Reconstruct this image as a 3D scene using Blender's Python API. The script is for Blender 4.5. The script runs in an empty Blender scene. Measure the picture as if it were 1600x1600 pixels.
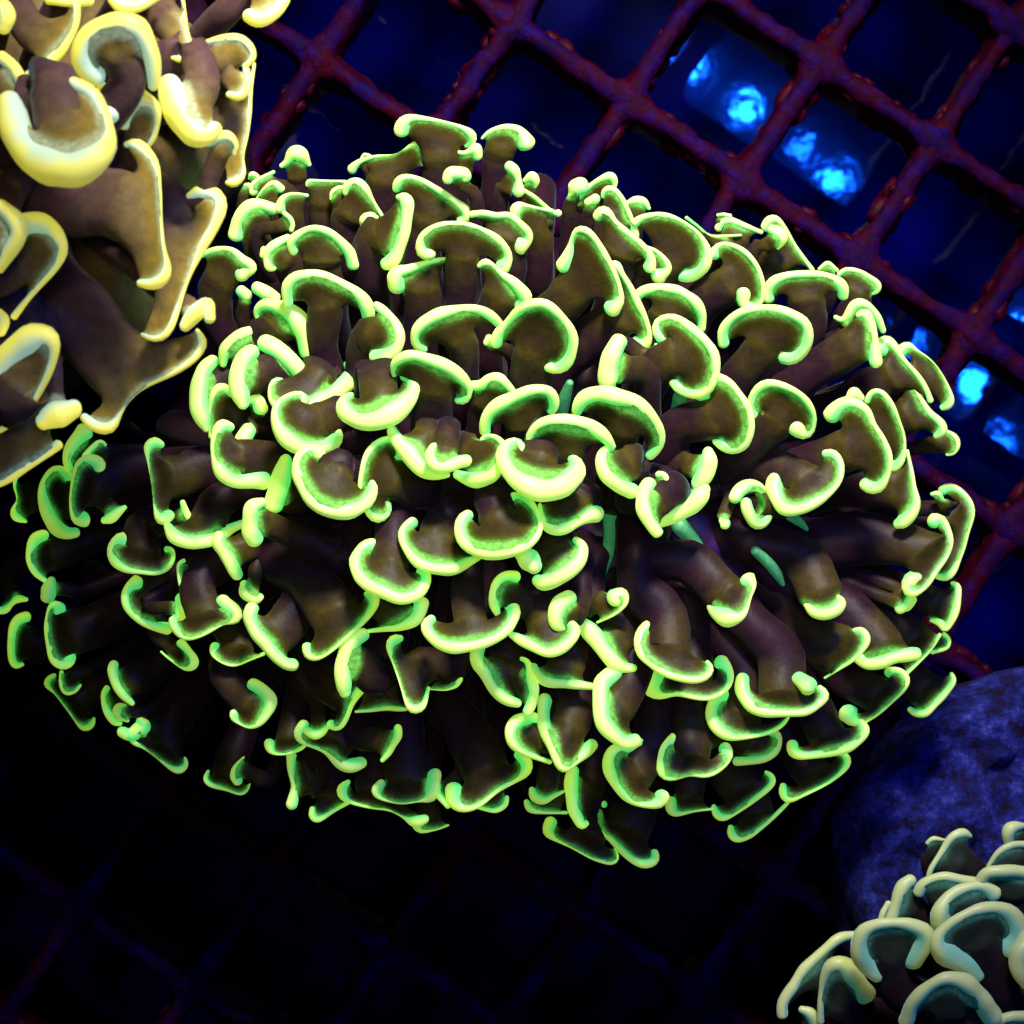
import bpy, bmesh, math, random
from mathutils import Vector, Matrix, noise

# ------------------------------------------------------------------ camera, light, exposure
# 1 Blender unit = 1 cm.  The frag grid has a 1.5 cm pitch, the camera looks straight down on it.
scene = bpy.context.scene
scene.unit_settings.scale_length = 0.01
COL = scene.collection
CAM_H = 24.0                 # camera height over the top of the grid
FIELD = 10.96                # width seen at the top of the grid
CMPX = FIELD / 1600.0

cam_data = bpy.data.cameras.new('camera')
cam_data.sensor_width = 36.0
cam_data.lens = 36.0 * CAM_H / FIELD
cam_data.clip_start = 0.1
cam_data.clip_end = 400
cam_data.dof.use_dof = True
cam_data.dof.focus_distance = 20.0
cam_data.dof.aperture_fstop = .85
cam = bpy.data.objects.new('camera', cam_data)
cam.location = (0, 0, CAM_H)
COL.objects.link(cam)
scene.camera = cam

world = bpy.data.worlds.new('World')
scene.world = world
world.use_nodes = True
world.node_tree.nodes['Background'].inputs[0].default_value = (0.05, 0.09, 0.5, 1)
world.node_tree.nodes['Background'].inputs[1].default_value = 0.02

def lamp(name, kind, loc, target, energy, color, size=1.0):
    d = bpy.data.lights.new(name, kind)
    d.energy = energy
    d.color = color
    if kind == 'AREA':
        d.shape = 'DISK'
        d.size = size
    o = bpy.data.objects.new(name, d)
    o.location = loc
    o.rotation_euler = (Vector(target) - Vector(loc)).to_track_quat('-Z', 'Y').to_euler()
    COL.objects.link(o)
    return o, d

# the tank fixture: one broad daylight panel towards the top of the picture, a row of small blue LEDs
_, key = lamp('fixture_daylight_lamp', 'SPOT', (2.2, 15.0, 18.5), (0.4, 2.6, 2.0), 50000, (1.0, 0.98, 0.93))
key.shadow_soft_size = 2.2
key.spot_size = math.radians(46)
key.spot_blend = 1.0
_, top = lamp('overhead_fill_lamp', 'SPOT', (0.4, 1.5, 31.0), (0.3, 1.1, 2.0), 6000, (1.0, 0.88, 0.90))  # added fill from overhead that softens the shadows on the corals
top.shadow_soft_size = 2.0
top.spot_size = math.radians(25)
top.spot_blend = 0.9
for lx, ly, e in ((4.4, 10.9, 520), (5.75, 9.85, 680), (7.9, 8.1, 460), (7.1, 8.9, 190), (11.3, 3.1, 480), (12.5, 4.5, 420), (11.95, 1.7, 150), (9.7, 4.2, 110)):
    lamp('fixture_blue_led', 'AREA', (lx, ly, 24.0), (lx * .5, ly * .5, -3.5), e, (0.003, 0.085, 1.0), 0.6)

scene.cycles.max_bounces = 4
scene.cycles.diffuse_bounces = 2
scene.cycles.glossy_bounces = 2
scene.view_settings.view_transform = 'Standard'
scene.view_settings.look = 'None'
scene.view_settings.exposure = 0.0
scene.view_settings.gamma = 1.0
scene.view_settings.use_curve_mapping = False

# ------------------------------------------------------------------ small helpers
def lerp(a, b, t):
    return a + (b - a) * t

def sstep(a, b, x):
    t = min(1.0, max(0.0, (x - a) / (b - a)))
    return t * t * (3 - 2 * t)

def place(px, py, z):
    """The point at height z that lies over picture position (px, py) of the traced colony."""
    s = CMPX * (CAM_H - z) / CAM_H
    return Vector(((px - 800) * s, (800 - py) * s, z))

def link(name, me, mat, parent=None, smooth=True):
    o = bpy.data.objects.new(name, me)
    if mat:
        me.materials.append(mat)
    if smooth:
        me.polygons.foreach_set('use_smooth', [True] * len(me.polygons))
    COL.objects.link(o)
    o.parent = parent
    return o

def empty(name, loc, label, cat):
    o = bpy.data.objects.new(name, None)
    o.location = loc
    o.empty_display_size = 0.3
    o['label'] = label
    o['category'] = cat
    COL.objects.link(o)
    return o

# ------------------------------------------------------------------ materials
def new_mat(name):
    m = bpy.data.materials.new(name)
    m.use_nodes = True
    nt = m.node_tree
    return m, nt, nt.nodes['Principled BSDF']

def node(nt, kind, **kw):
    n = nt.nodes.new(kind)
    for k, v in kw.items():
        setattr(n, k, v)
    return n

def noise_node(nt, scale, detail=3, rough=.55):
    tc = node(nt, 'ShaderNodeTexCoord')
    n = node(nt, 'ShaderNodeTexNoise')
    n.inputs['Scale'].default_value = scale
    n.inputs['Detail'].default_value = detail
    n.inputs['Roughness'].default_value = rough
    nt.links.new(tc.outputs['Object'], n.inputs['Vector'])
    return n

def ramp(nt, fac, stops):
    r = node(nt, 'ShaderNodeValToRGB')
    el = r.color_ramp.elements
    while len(el) < len(stops):
        el.new(0.5)
    for e, (p, c) in zip(el, stops):
        e.position = p
        e.color = (*c, 1) if len(c) == 3 else c
    nt.links.new(fac, r.inputs['Fac'])
    return r

def mix(nt, fac, a, b):
    m = node(nt, 'ShaderNodeMix', data_type='RGBA')
    for sock, v in ((m.inputs[0], fac), (m.inputs[6], a), (m.inputs[7], b)):
        if hasattr(v, 'links'):
            nt.links.new(v, sock)
        elif isinstance(v, (int, float)):
            sock.default_value = v
        else:
            sock.default_value = (*v, 1)
    return m.outputs[2]

def bump(nt, bsdf, height, strength, dist=0.02):
    b = node(nt, 'ShaderNodeBump')
    b.inputs['Strength'].default_value = strength
    b.inputs['Distance'].default_value = dist
    nt.links.new(height, b.inputs['Height'])
    nt.links.new(b.outputs['Normal'], bsdf.inputs['Normal'])

def tip_material(name, inner, outer, glow_in, glow_out, strength, sheen, sheen_w=.35):
    """Fluorescent rim tissue: green towards the blade, yellower at the very tip; gives off its own light."""
    m, nt, p = new_mat(name)
    at = node(nt, 'ShaderNodeAttribute', attribute_name='outer')
    n = noise_node(nt, 7.0, 2)
    ad = node(nt, 'ShaderNodeMath', operation='MULTIPLY_ADD')
    nt.links.new(n.outputs['Fac'], ad.inputs[0])
    ad.inputs[1].default_value = .5
    nt.links.new(at.outputs['Fac'], ad.inputs[2])
    f = ramp(nt, ad.outputs[0], ((.55, (0, 0, 0)), (1.0, (1, 1, 1))))
    nt.links.new(mix(nt, f.outputs['Color'], inner, outer), p.inputs['Base Color'])
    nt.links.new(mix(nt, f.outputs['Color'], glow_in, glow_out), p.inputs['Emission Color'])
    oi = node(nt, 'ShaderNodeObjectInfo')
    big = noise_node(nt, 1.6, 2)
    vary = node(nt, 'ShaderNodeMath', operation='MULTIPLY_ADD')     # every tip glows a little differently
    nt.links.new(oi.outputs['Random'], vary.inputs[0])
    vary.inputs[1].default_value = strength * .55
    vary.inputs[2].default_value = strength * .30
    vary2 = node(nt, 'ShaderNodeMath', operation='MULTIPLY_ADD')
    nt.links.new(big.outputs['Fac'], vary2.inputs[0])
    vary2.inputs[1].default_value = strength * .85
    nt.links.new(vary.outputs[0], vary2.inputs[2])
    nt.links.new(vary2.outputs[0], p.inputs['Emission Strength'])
    p.inputs['Roughness'].default_value = 0.38
    p.inputs['Specular IOR Level'].default_value = 0.35
    p.inputs['Sheen Weight'].default_value = sheen_w
    p.inputs['Sheen Roughness'].default_value = .35
    p.inputs['Sheen Tint'].default_value = (*sheen, 1)
    return m

def flesh_material(name, glow, glow_s, tipc, olive, brown, neck, stalk):
    """Tentacle tissue: coloured along its length from the fluorescent edge down to the stalk."""
    m, nt, p = new_mat(name)
    at = node(nt, 'ShaderNodeAttribute', attribute_name='edge')      # cm from the glowing rim
    al = node(nt, 'ShaderNodeAttribute', attribute_name='along')     # 0 rim, 1 neck, 2 root
    n1 = noise_node(nt, 26.0, 3, .7)
    n2 = noise_node(nt, 3.2, 3)
    sub = node(nt, 'ShaderNodeMath', operation='MULTIPLY_ADD')
    nt.links.new(n1.outputs['Fac'], sub.inputs[0])
    sub.inputs[1].default_value = 0.04
    nt.links.new(at.outputs['Fac'], sub.inputs[2])
    g = ramp(nt, sub.outputs[0], ((.010, (.8, .8, .8)), (.026, (.30, .30, .30)), (.048, (.05, .05, .05)), (.08, (0, 0, 0))))
    nearc = ramp(nt, sub.outputs[0], ((.06, olive), (.26, brown)))
    addn = node(nt, 'ShaderNodeMath', operation='MULTIPLY_ADD')
    nt.links.new(n2.outputs['Fac'], addn.inputs[0])
    addn.inputs[1].default_value = 0.7
    nt.links.new(al.outputs['Fac'], addn.inputs[2])
    half = node(nt, 'ShaderNodeMath', operation='MULTIPLY')
    nt.links.new(addn.outputs[0], half.inputs[0])
    half.inputs[1].default_value = 0.4
    lengthc = ramp(nt, half.outputs[0], ((.30, brown), (.47, neck), (.64, stalk), (1.0, stalk)))
    where = ramp(nt, al.outputs['Fac'], ((.1, (0, 0, 0)), (1.0, (1, 1, 1))))
    body = mix(nt, where.outputs['Color'], nearc.outputs['Color'], lengthc.outputs['Color'])
    n3 = noise_node(nt, 11.0, 4, .65)
    mott = ramp(nt, n3.outputs['Fac'], ((.35, (.72, .72, .76)), (.7, (1.15, 1.12, 1.05))))
    mul = node(nt, 'ShaderNodeMix', data_type='RGBA', blend_type='MULTIPLY')
    mul.inputs[0].default_value = 1
    nt.links.new(body, mul.inputs[6])
    nt.links.new(mott.outputs['Color'], mul.inputs[7])
    colr = mix(nt, g.outputs['Color'], mul.outputs[2], tipc)
    nt.links.new(colr, p.inputs['Base Color'])
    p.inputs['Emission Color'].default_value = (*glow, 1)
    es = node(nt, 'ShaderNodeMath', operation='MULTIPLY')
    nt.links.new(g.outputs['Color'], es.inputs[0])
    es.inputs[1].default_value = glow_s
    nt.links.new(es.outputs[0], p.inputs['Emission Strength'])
    p.inputs['Roughness'].default_value = 0.45
    p.inputs['Specular IOR Level'].default_value = 0.10
    p.inputs['Sheen Weight'].default_value = 0.06
    p.inputs['Sheen Roughness'].default_value = 0.4
    p.inputs['Sheen Tint'].default_value = (.55, .8, .75, 1)
    bump(nt, p, n3.outputs['Fac'], .22, .03)
    return m

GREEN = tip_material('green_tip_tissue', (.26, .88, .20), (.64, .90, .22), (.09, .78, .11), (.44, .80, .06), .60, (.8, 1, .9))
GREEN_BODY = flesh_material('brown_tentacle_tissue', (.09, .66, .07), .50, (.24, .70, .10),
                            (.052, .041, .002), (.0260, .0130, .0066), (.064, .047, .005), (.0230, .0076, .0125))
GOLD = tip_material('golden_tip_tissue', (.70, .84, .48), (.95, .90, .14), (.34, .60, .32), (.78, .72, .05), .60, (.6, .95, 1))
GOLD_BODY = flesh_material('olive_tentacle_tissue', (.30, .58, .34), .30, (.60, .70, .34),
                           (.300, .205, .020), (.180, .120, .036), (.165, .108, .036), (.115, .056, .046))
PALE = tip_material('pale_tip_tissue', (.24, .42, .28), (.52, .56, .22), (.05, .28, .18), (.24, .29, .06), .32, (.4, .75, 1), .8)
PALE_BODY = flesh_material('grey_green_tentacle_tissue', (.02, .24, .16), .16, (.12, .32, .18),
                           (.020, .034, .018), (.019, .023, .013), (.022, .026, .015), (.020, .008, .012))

CORE, nt, p = new_mat('dark_polyp_flesh')
n = noise_node(nt, 2.5, 4)
r = ramp(nt, n.outputs['Fac'], ((.35, (.008, .002, .005)), (.7, (.022, .005, .020))))
nt.links.new(r.outputs['Color'], p.inputs['Base Color'])
p.inputs['Roughness'].default_value = .7
p.inputs['Specular IOR Level'].default_value = .05

FOLD, nt, p = new_mat('green_mouth_tissue')
n = noise_node(nt, 18, 4, .7)
r = ramp(nt, n.outputs['Fac'], ((.3, (.04, .22, .08)), (.7, (.12, .42, .16))))
nt.links.new(r.outputs['Color'], p.inputs['Base Color'])
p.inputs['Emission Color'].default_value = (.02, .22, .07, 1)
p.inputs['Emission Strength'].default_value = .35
p.inputs['Roughness'].default_value = .55

BAR, nt, p = new_mat('algae_crusted_plastic')
tc = node(nt, 'ShaderNodeTexCoord')
sep = node(nt, 'ShaderNodeSeparateXYZ')
nt.links.new(tc.outputs['Object'], sep.inputs[0])
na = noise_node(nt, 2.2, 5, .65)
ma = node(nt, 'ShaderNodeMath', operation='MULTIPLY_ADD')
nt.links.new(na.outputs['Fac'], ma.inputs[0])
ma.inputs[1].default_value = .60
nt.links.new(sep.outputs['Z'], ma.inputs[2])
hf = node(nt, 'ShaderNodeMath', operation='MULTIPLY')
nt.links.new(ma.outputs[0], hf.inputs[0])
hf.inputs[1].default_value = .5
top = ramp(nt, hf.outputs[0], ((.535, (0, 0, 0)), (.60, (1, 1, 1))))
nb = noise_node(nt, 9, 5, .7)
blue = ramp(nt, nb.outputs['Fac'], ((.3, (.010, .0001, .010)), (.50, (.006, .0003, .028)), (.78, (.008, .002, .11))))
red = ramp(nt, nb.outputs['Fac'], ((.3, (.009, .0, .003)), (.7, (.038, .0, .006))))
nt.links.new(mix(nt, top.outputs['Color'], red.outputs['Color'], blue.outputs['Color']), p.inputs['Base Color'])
p.inputs['Roughness'].default_value = .6
p.inputs['Specular IOR Level'].default_value = .03
bump(nt, p, nb.outputs['Fac'], .6, .04)

CRUST, nt, p = new_mat('red_coralline_crust')
n = noise_node(nt, 10, 4)
r = ramp(nt, n.outputs['Fac'], ((.3, (.012, .0, .004)), (.7, (.040, .0001, .006))))
nt.links.new(r.outputs['Color'], p.inputs['Base Color'])
p.inputs['Roughness'].default_value = .5
p.inputs['Specular IOR Level'].default_value = .06
bump(nt, p, n.outputs['Fac'], .5, .03)

FLOOR, nt, p = new_mat('tank_glass_bottom')
n = noise_node(nt, .45, 3)
r = ramp(nt, n.outputs['Fac'], ((.3, (.0001, .0002, .012)), (.7, (.0002, .0006, .07))))
nt.links.new(r.outputs['Color'], p.inputs['Base Color'])
p.inputs['Roughness'].default_value = .04
p.inputs['Coat Weight'].default_value = .04
p.inputs['Coat Roughness'].default_value = .13
p.inputs['Specular IOR Level'].default_value = .35
n = noise_node(nt, 2.6, 2, .5)
bump(nt, p, n.outputs['Fac'], .06, .03)

ROCK, nt, p = new_mat('blue_coralline_rock')  # blue coralline colour of the rock itself, mottled at random
n = noise_node(nt, 4.5, 8, .8)
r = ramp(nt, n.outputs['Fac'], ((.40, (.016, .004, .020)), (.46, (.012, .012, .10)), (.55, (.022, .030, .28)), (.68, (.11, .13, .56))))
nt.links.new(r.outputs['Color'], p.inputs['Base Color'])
p.inputs['Roughness'].default_value = .8
p.inputs['Specular IOR Level'].default_value = .15
n = noise_node(nt, 10, 7, .75)
bump(nt, p, n.outputs['Fac'], 1.0, .12)

# ------------------------------------------------------------------ setting: tank bottom
bm = bmesh.new()
bmesh.ops.create_grid(bm, x_segments=2, y_segments=2, size=60)
me = bpy.data.meshes.new('tank_bottom')
bm.to_mesh(me); bm.free()
floor = link('tank_bottom', me, FLOOR)
floor.location.z = -3.5
floor['kind'] = 'structure'

# ------------------------------------------------------------------ egg-crate grid
PITCH = 1.5
ANG = math.radians(-34.2)
origin = place(1161, 277, 0)
DA = Vector((math.cos(ANG), math.sin(ANG), 0))
DB = Vector((-math.sin(ANG), math.cos(ANG), 0))
grid = empty('egg_crate_grid', (origin.x, origin.y, -.8), 'purple and red crusted plastic egg-crate grid under the corals', 'grid')
rng = random.Random(4)

def bar_mesh(seed, length, cross):
    """A ribbed lattice bar: wider where the cross bars meet it, worn and lumpy along its sides."""
    n = int(length / .075)
    prof = [(-.118, .78), (-.085, .835), (0, .845), (.085, .835), (.118, .78), (.138, .60), (.142, .40), (.11, .0), (-.11, .0), (-.142, .40), (-.138, .60)]
    vs, fs = [], []
    k = len(prof)
    for i in range(n + 1):
        x = -length / 2 + length * i / n
        dn = abs((x / PITCH) - round(x / PITCH)) * PITCH
        fillet = 1 + 1.0 * math.exp(-(dn / .17) ** 2)
        for (w, z) in prof:
            nz = noise.noise(Vector((x * 1.7, w * 6 + seed * 7.3, z * 3)))
            ns = noise.noise(Vector((x * 5.5, w * 9 + seed * 3.1, z * 6)))
            ww = .84 * w * fillet * (1 + .36 * nz + .42 * ns)
            vs.append((x, ww + .03 * noise.noise(Vector((x * .8, seed, 1))), z + .02 * ns - cross * .006))
    for i in range(n):
        for j in range(k):
            a, b = i * k + j, i * k + (j + 1) % k
            fs.append((a, b, b + k, a + k))
    fs.append(tuple(range(k - 1, -1, -1)))
    fs.append(tuple(n * k + j for j in range(k)))
    me = bpy.data.meshes.new('bar')
    me.from_pydata(vs, [], fs)
    me.update()
    return me

LEN = PITCH * 14
cx = -origin.x * DA.x - origin.y * DA.y
cy = -origin.x * DB.x - origin.y * DB.y
ia, ib = round(cx / PITCH), round(cy / PITCH)
lumps_v, lumps_f = [], []
ico = bmesh.new()
bmesh.ops.create_icosphere(ico, subdivisions=2, radius=1)
ico_v = [v.co.copy() for v in ico.verts]
ico_f = [tuple(v.index for v in f.verts) for f in ico.faces]
ico.free()
for k in range(-7, 8):
    for axis in (0, 1):
        off = (k + (ib if axis == 0 else ia)) * PITCH
        mid = (ia if axis == 0 else ib) * PITCH
        o = link('bar', bar_mesh(k * 2 + axis, LEN, axis), BAR, grid)
        loc = (DA * mid + DB * off) if axis == 0 else (DB * mid + DA * off)
        o.location = loc
        o.location.z = -.05
        o.rotation_euler.z = ANG if axis == 0 else ANG + math.pi / 2
        d = DA if axis == 0 else DB
        s = DB if axis == 0 else DA
        for _ in range(260):
            t = rng.uniform(-LEN / 2, LEN / 2)
            if noise.noise(Vector((t * .55, k * 3.7, axis * 9))) < -.02:
                continue
            side = rng.choice((-1, 1))
            c = loc + d * t + s * side * rng.uniform(.085, .125)
            c = Vector((c.x, c.y, rng.uniform(.25, .72)))
            rad = rng.uniform(.03, .085)
            ln = rng.uniform(1.0, 2.4)
            base = len(lumps_v)
            for v in ico_v:
                q = v * rad * (1 + .45 * noise.noise(v * 1.7 + c * 5))
                q += d * q.dot(d) * (ln - 1)
                lumps_v.append((c.x + q.x, c.y + q.y, c.z + q.z))
            lumps_f += [tuple(base + i for i in f) for f in ico_f]
me = bpy.data.meshes.new('algae_crust')
me.from_pydata(lumps_v, [], lumps_f)
me.update()
o = link('algae_crust', me, CRUST, grid)
o['kind'] = 'stuff'

# ------------------------------------------------------------------ rock the right-hand coral sits on
def rock_mesh(rad, h, seed):
    vs, fs = [], []
    na, nr = 110, 46
    for j in range(nr + 1):
        t = j / nr
        if t < .72:
            rr, z = rad * (t / .72) * .93, h
        else:
            u = (t - .72) / .28
            rr, z = rad * (.93 + .12 * math.sin(u * 1.6)), h * (1 - u ** 1.5)
        for i in range(na):
            a = 2 * math.pi * i / na
            d = Vector((math.cos(a), math.sin(a), 0))
            k = 1 + .07 * noise.noise(d * 1.3 + Vector((seed, 0, 0))) + .05 * noise.noise(d * 4 + Vector((0, seed, z)))
            pnt = d * rr * k
            lump = .20 * noise.noise(Vector((pnt.x * .9, pnt.y * .9, seed))) + .20 * noise.noise(Vector((pnt.x * 2.6, pnt.y * 2.6, z + seed)))
            lump += .10 * noise.noise(Vector((pnt.x * 7, pnt.y * 7, z * 5 + seed)))
            vs.append((pnt.x, pnt.y, z + lump * sstep(0, .3, z)))
    for j in range(nr):
        for i in range(na):
            a, b = j * na + i, j * na + (i + 1) % na
            fs.append((a, b, b + na, a + na) [::-1])
    me = bpy.data.meshes.new('rock')
    me.from_pydata(vs, [], fs)
    me.update()
    return me

rc = place(1680, 1410, .9)
rock = link('rock', rock_mesh(2.28, 1.05, 3.3), ROCK)
rock.location = (rc.x, rc.y, -.03)
rock['label'] = 'round blue rough rock under the small coral in the bottom right corner'
rock['category'] = 'rock'

# ------------------------------------------------------------------ coral tentacles
def catmull(pts, n):
    """Resample a polyline of (x, y, r) evenly with a Catmull-Rom spline."""
    if len(pts) == 2:
        pts = [pts[0], tuple((a + b) / 2 for a, b in zip(*pts)), pts[1]]
    dense = []
    m = len(pts)
    for i in range(m - 1):
        p0, p1, p2, p3 = pts[max(i - 1, 0)], pts[i], pts[i + 1], pts[min(i + 2, m - 1)]
        for k in range(12):
            t = k / 12
            dense.append([0.5 * (2 * b + (c - a) * t + (2 * a - 5 * b + 4 * c - d) * t * t + (3 * b - a - 3 * c + d) * t ** 3)
                          for a, b, c, d in zip(p0, p1, p2, p3)])
    dense.append(list(pts[-1]))
    acc = [0]
    for a, b in zip(dense, dense[1:]):
        acc.append(acc[-1] + math.hypot(b[0] - a[0], b[1] - a[1]))
    out, j = [], 0
    for i in range(n):
        s = acc[-1] * i / (n - 1)
        while j < len(acc) - 2 and acc[j + 1] < s:
            j += 1
        f = (s - acc[j]) / max(1e-6, acc[j + 1] - acc[j])
        out.append([lerp(a, b, min(1, f)) for a, b in zip(dense[j], dense[j + 1])])
    return out, acc[-1]

def smooth(pts, passes=2):
    for _ in range(passes):
        pts = [pts[0]] + [[(a + 2 * b + c) / 4 for a, b, c in zip(pts[i - 1], pts[i], pts[i + 1])] for i in range(1, len(pts) - 1)] + [pts[-1]]
    return pts

def tube(path, radii, nring=12, wob=0.0, seed=0.0, away=None, outer=None):
    """A swept tube with rounded ends; path is a list of Vectors."""
    n = len(path)
    tang = [(path[min(i + 1, n - 1)] - path[max(i - 1, 0)]).normalized() for i in range(n)]
    rings = []
    r0, r1 = radii[0], radii[-1]
    for a in (82, 62, 40, 18):
        a = math.radians(a)
        rings.append((path[0] - tang[0] * r0 * math.sin(a) * .9, tang[0], r0 * math.cos(a)))
    rings += [(p, t, r) for p, t, r in zip(path, tang, radii)]
    for a in (18, 40, 62, 82):
        a = math.radians(a)
        rings.append((path[-1] + tang[-1] * r1 * math.sin(a) * .9, tang[-1], r1 * math.cos(a)))
    up = Vector((0, 0, 1))
    vs, fs = [], []
    for c, t, r in rings:
        side = t.cross(up)
        if side.length < 1e-3:
            side = Vector((1, 0, 0))
        side.normalize()
        nrm = side.cross(t).normalized()
        for j in range(nring):
            a = 2 * math.pi * j / nring
            d = side * math.cos(a) + nrm * math.sin(a)
            q = c + d * r
            if wob:
                q += d * min(r, .07) * wob * noise.noise(q * 5 + Vector((seed, 0, 0)))
            if away is not None:
                o = c - away
                o = o - t * o.dot(t)
                o = o.normalized() if o.length > 1e-4 else up
                outer.append(max(0.0, .5 + .5 * d.dot(o)))
            vs.append(q)
    m = len(rings)
    for i in range(m - 1):
        for j in range(nring):
            a, b = i * nring + j, i * nring + (j + 1) % nring
            fs.append((a, a + nring, b + nring, b))
    fs.append(tuple(range(nring)))
    fs.append(tuple((m - 1) * nring + j for j in range(nring - 1, -1, -1)))
    return vs, fs

def tentacle(parent, rim_px, qs, opt, zfun, kfun, root_to, mats, base, seed, rscale=1.0):
    tipm, bodym = mats
    n0 = 30
    rim, length = catmull(rim_px, n0)
    rim = smooth(rim)
    hx = sum(p[0] for p in rim) / n0
    hy = sum(p[1] for p in rim) / n0
    q0 = qs[0]
    ax, ay = hx - q0[0], hy - q0[1]
    dq = math.hypot(ax, ay) or 1
    ax, ay = ax / dq, ay / dq
    tx, ty = -ay, ax
    if (rim[-1][0] - rim[0][0]) * tx + (rim[-1][1] - rim[0][1]) * ty < 0:
        tx, ty = -tx, -ty
    spread = [(p[0] - hx) * tx + (p[1] - hy) * ty for p in rim]
    extent = max(spread) - min(spread)
    k = opt.get('k', kfun(hx, hy))
    zc = zfun(hx, hy) + opt.get('dz', 0.0)
    w = opt.get('w', min(30.0, max(11.0, .36 * extent)))
    nd = min(dq * .8, .40 * extent + 10 + .4 * w)
    Nx, Ny = hx - ax * nd, hy - ay * nd
    cmpx = CMPX * (CAM_H - zc) / CAM_H

    def zat(x, y):
        return zc + k * ((x - hx) * ax + (y - hy) * ay) * cmpx

    def P(x, y, z=None):
        return place(x, y, zat(x, y) if z is None else z)
    a3 = Vector((ax, -ay, k)).normalized()
    t3 = Vector((tx, -ty, 0))
    nrm = a3.cross(t3)
    if nrm.z < 0:
        nrm = -nrm
    # ---- glowing rim
    path = [P(p[0], p[1]) for p in rim]
    for q in path:
        q.z += .05 * noise.noise(Vector((q.x * 2.2, q.y * 2.2, seed)))
    stub = length < 5 * max(p[2] for p in rim)
    radii = [max(.6, p[2]) * cmpx * rscale * (1 if stub else .89 + .20 * abs(2 * i / (n0 - 1) - 1) ** 3) for i, p in enumerate(rim)]
    outer = []
    back = nd * .9 + 10
    away = P(hx - ax * back, hy - ay * back)
    vs, fs = tube(path, radii, 14, .34, seed, away, outer)
    tip_me = bpy.data.meshes.new('tip')
    tip_me.from_pydata([v - base for v in vs], [], fs)
    tip_me.update()
    tip_me.attributes.new('outer', 'FLOAT', 'POINT').data.foreach_set('value', outer)
    if 'knob' in opt:            # a second lobe on the head traced just before
        link('tip', tip_me, tipm, opt['owner'])
        return opt['owner']
    # ---- blade and stalk, one lofted skin
    M = 28
    verts, edge, along = [], [], []
    NB = 11
    Cx, Cy = lerp(hx, Nx, .45), lerp(hy, Ny, .45)
    us = []
    for j in range(M):
        phi = 2 * math.pi * j / M
        us.append((.5 - .5 * math.cos(phi), math.sin(phi)))
    tn = w * .62

    def rim_at(u):
        f = u * (n0 - 1)
        i = min(int(f), n0 - 2)
        return [lerp(a, b, f - i) for a, b in zip(rim[i], rim[i + 1])]
    for i in range(NB + 1):
        v = (i / NB) ** 1.25
        for (u, s) in us:
            R = rim_at(u)
            nx = Nx + tx * (2 * u - 1) * w
            ny = Ny + ty * (2 * u - 1) * w
            cx_ = Cx + tx * (2 * u - 1) * w * .9
            cy_ = Cy + ty * (2 * u - 1) * w * .9
            b0, b1, b2 = (1 - v) ** 2, 2 * v * (1 - v), v * v
            x = b0 * R[0] + b1 * cx_ + b2 * nx
            y = b0 * R[1] + b1 * cy_ + b2 * ny
            th = lerp(max(.5, R[2]) * .72 * rscale, tn, sstep(.12, 1, v)) * cmpx
            q = P(x, y) + nrm * th * s
            q += nrm * .018 * noise.noise(Vector((x * .05, y * .05, seed)))
            verts.append(q)
            edge.append(max(0.0, math.hypot(x - R[0], y - R[1]) * cmpx - R[2] * cmpx * rscale))
            along.append(v)
    # stalk centre line
    pts = [(Nx, Ny)] + [q for q in qs if (q[0] - Nx) * ax + (q[1] - Ny) * ay < -6 or q is not q0]
    if len(pts) < 2:
        pts.append((Nx - ax * 40, Ny - ay * 40))
    lx, ly = pts[-1]
    ex, ey = root_to(lx, ly)
    pts.append((ex, ey))
    cl, clen = catmull([(p[0], p[1], 0) for p in pts], 15)
    ks = opt.get('ks', max(.45, k))
    z = zat(Nx, Ny)
    zmin = opt.get('zmin', .25)
    zs = [z]
    step = clen / 14
    for i in range(1, 15):
        f = i / 14
        z -= step * cmpx * lerp(k, ks * (1.0 if f < .6 else 2.4), sstep(0, .45, f))
        zs.append(max(zmin, z))
    cpts = [place(p[0], p[1], zz) for p, zz in zip(cl, zs)]
    for i in range(1, 15):
        t = (cpts[min(i + 1, 14)] - cpts[i - 1]).normalized()
        side = Vector((-t.y, t.x, 0))
        if side.length < .05:
            side = t3.copy()
        side.normalize()
        if side.dot(t3) < 0:
            side = -side
        side = (t3.lerp(side, sstep(0, 4, i))).normalized()
        nn = t.cross(side).normalized()
        if nn.dot(nrm) < 0:
            nn = -nn
        ww = w * cmpx * (1 + .10 * math.sin(i * .7 + seed) * sstep(1, 5, i) + .12 * sstep(8, 14, i))
        th = tn * cmpx * (1 + .35 * sstep(1, 8, i))
        for (u, s) in us:
            q = cpts[i] + side * (2 * u - 1) * ww + nn * th * s
            q += (q - cpts[i]) * .10 * noise.noise(q * 3.0 + Vector((seed, 0, 0)))
            verts.append(q)
            edge.append(1.0)
            along.append(1 + i / 14)
    rows = NB + 1 + 14
    faces = []
    for i in range(rows - 1):
        for j in range(M):
            a, b = i * M + j, i * M + (j + 1) % M
            faces.append((a, b, b + M, a + M))
    faces.append(tuple((rows - 1) * M + j for j in range(M)))
    me = bpy.data.meshes.new('tentacle')
    me.from_pydata([v - base for v in verts], [], faces)
    me.update()
    at = me.attributes.new('edge', 'FLOAT', 'POINT')
    at.data.foreach_set('value', edge)
    at = me.attributes.new('along', 'FLOAT', 'POINT')
    at.data.foreach_set('value', along)
    body = link('tentacle', me, bodym, parent)
    link('tip', tip_me, tipm, body)
    return body

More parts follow.
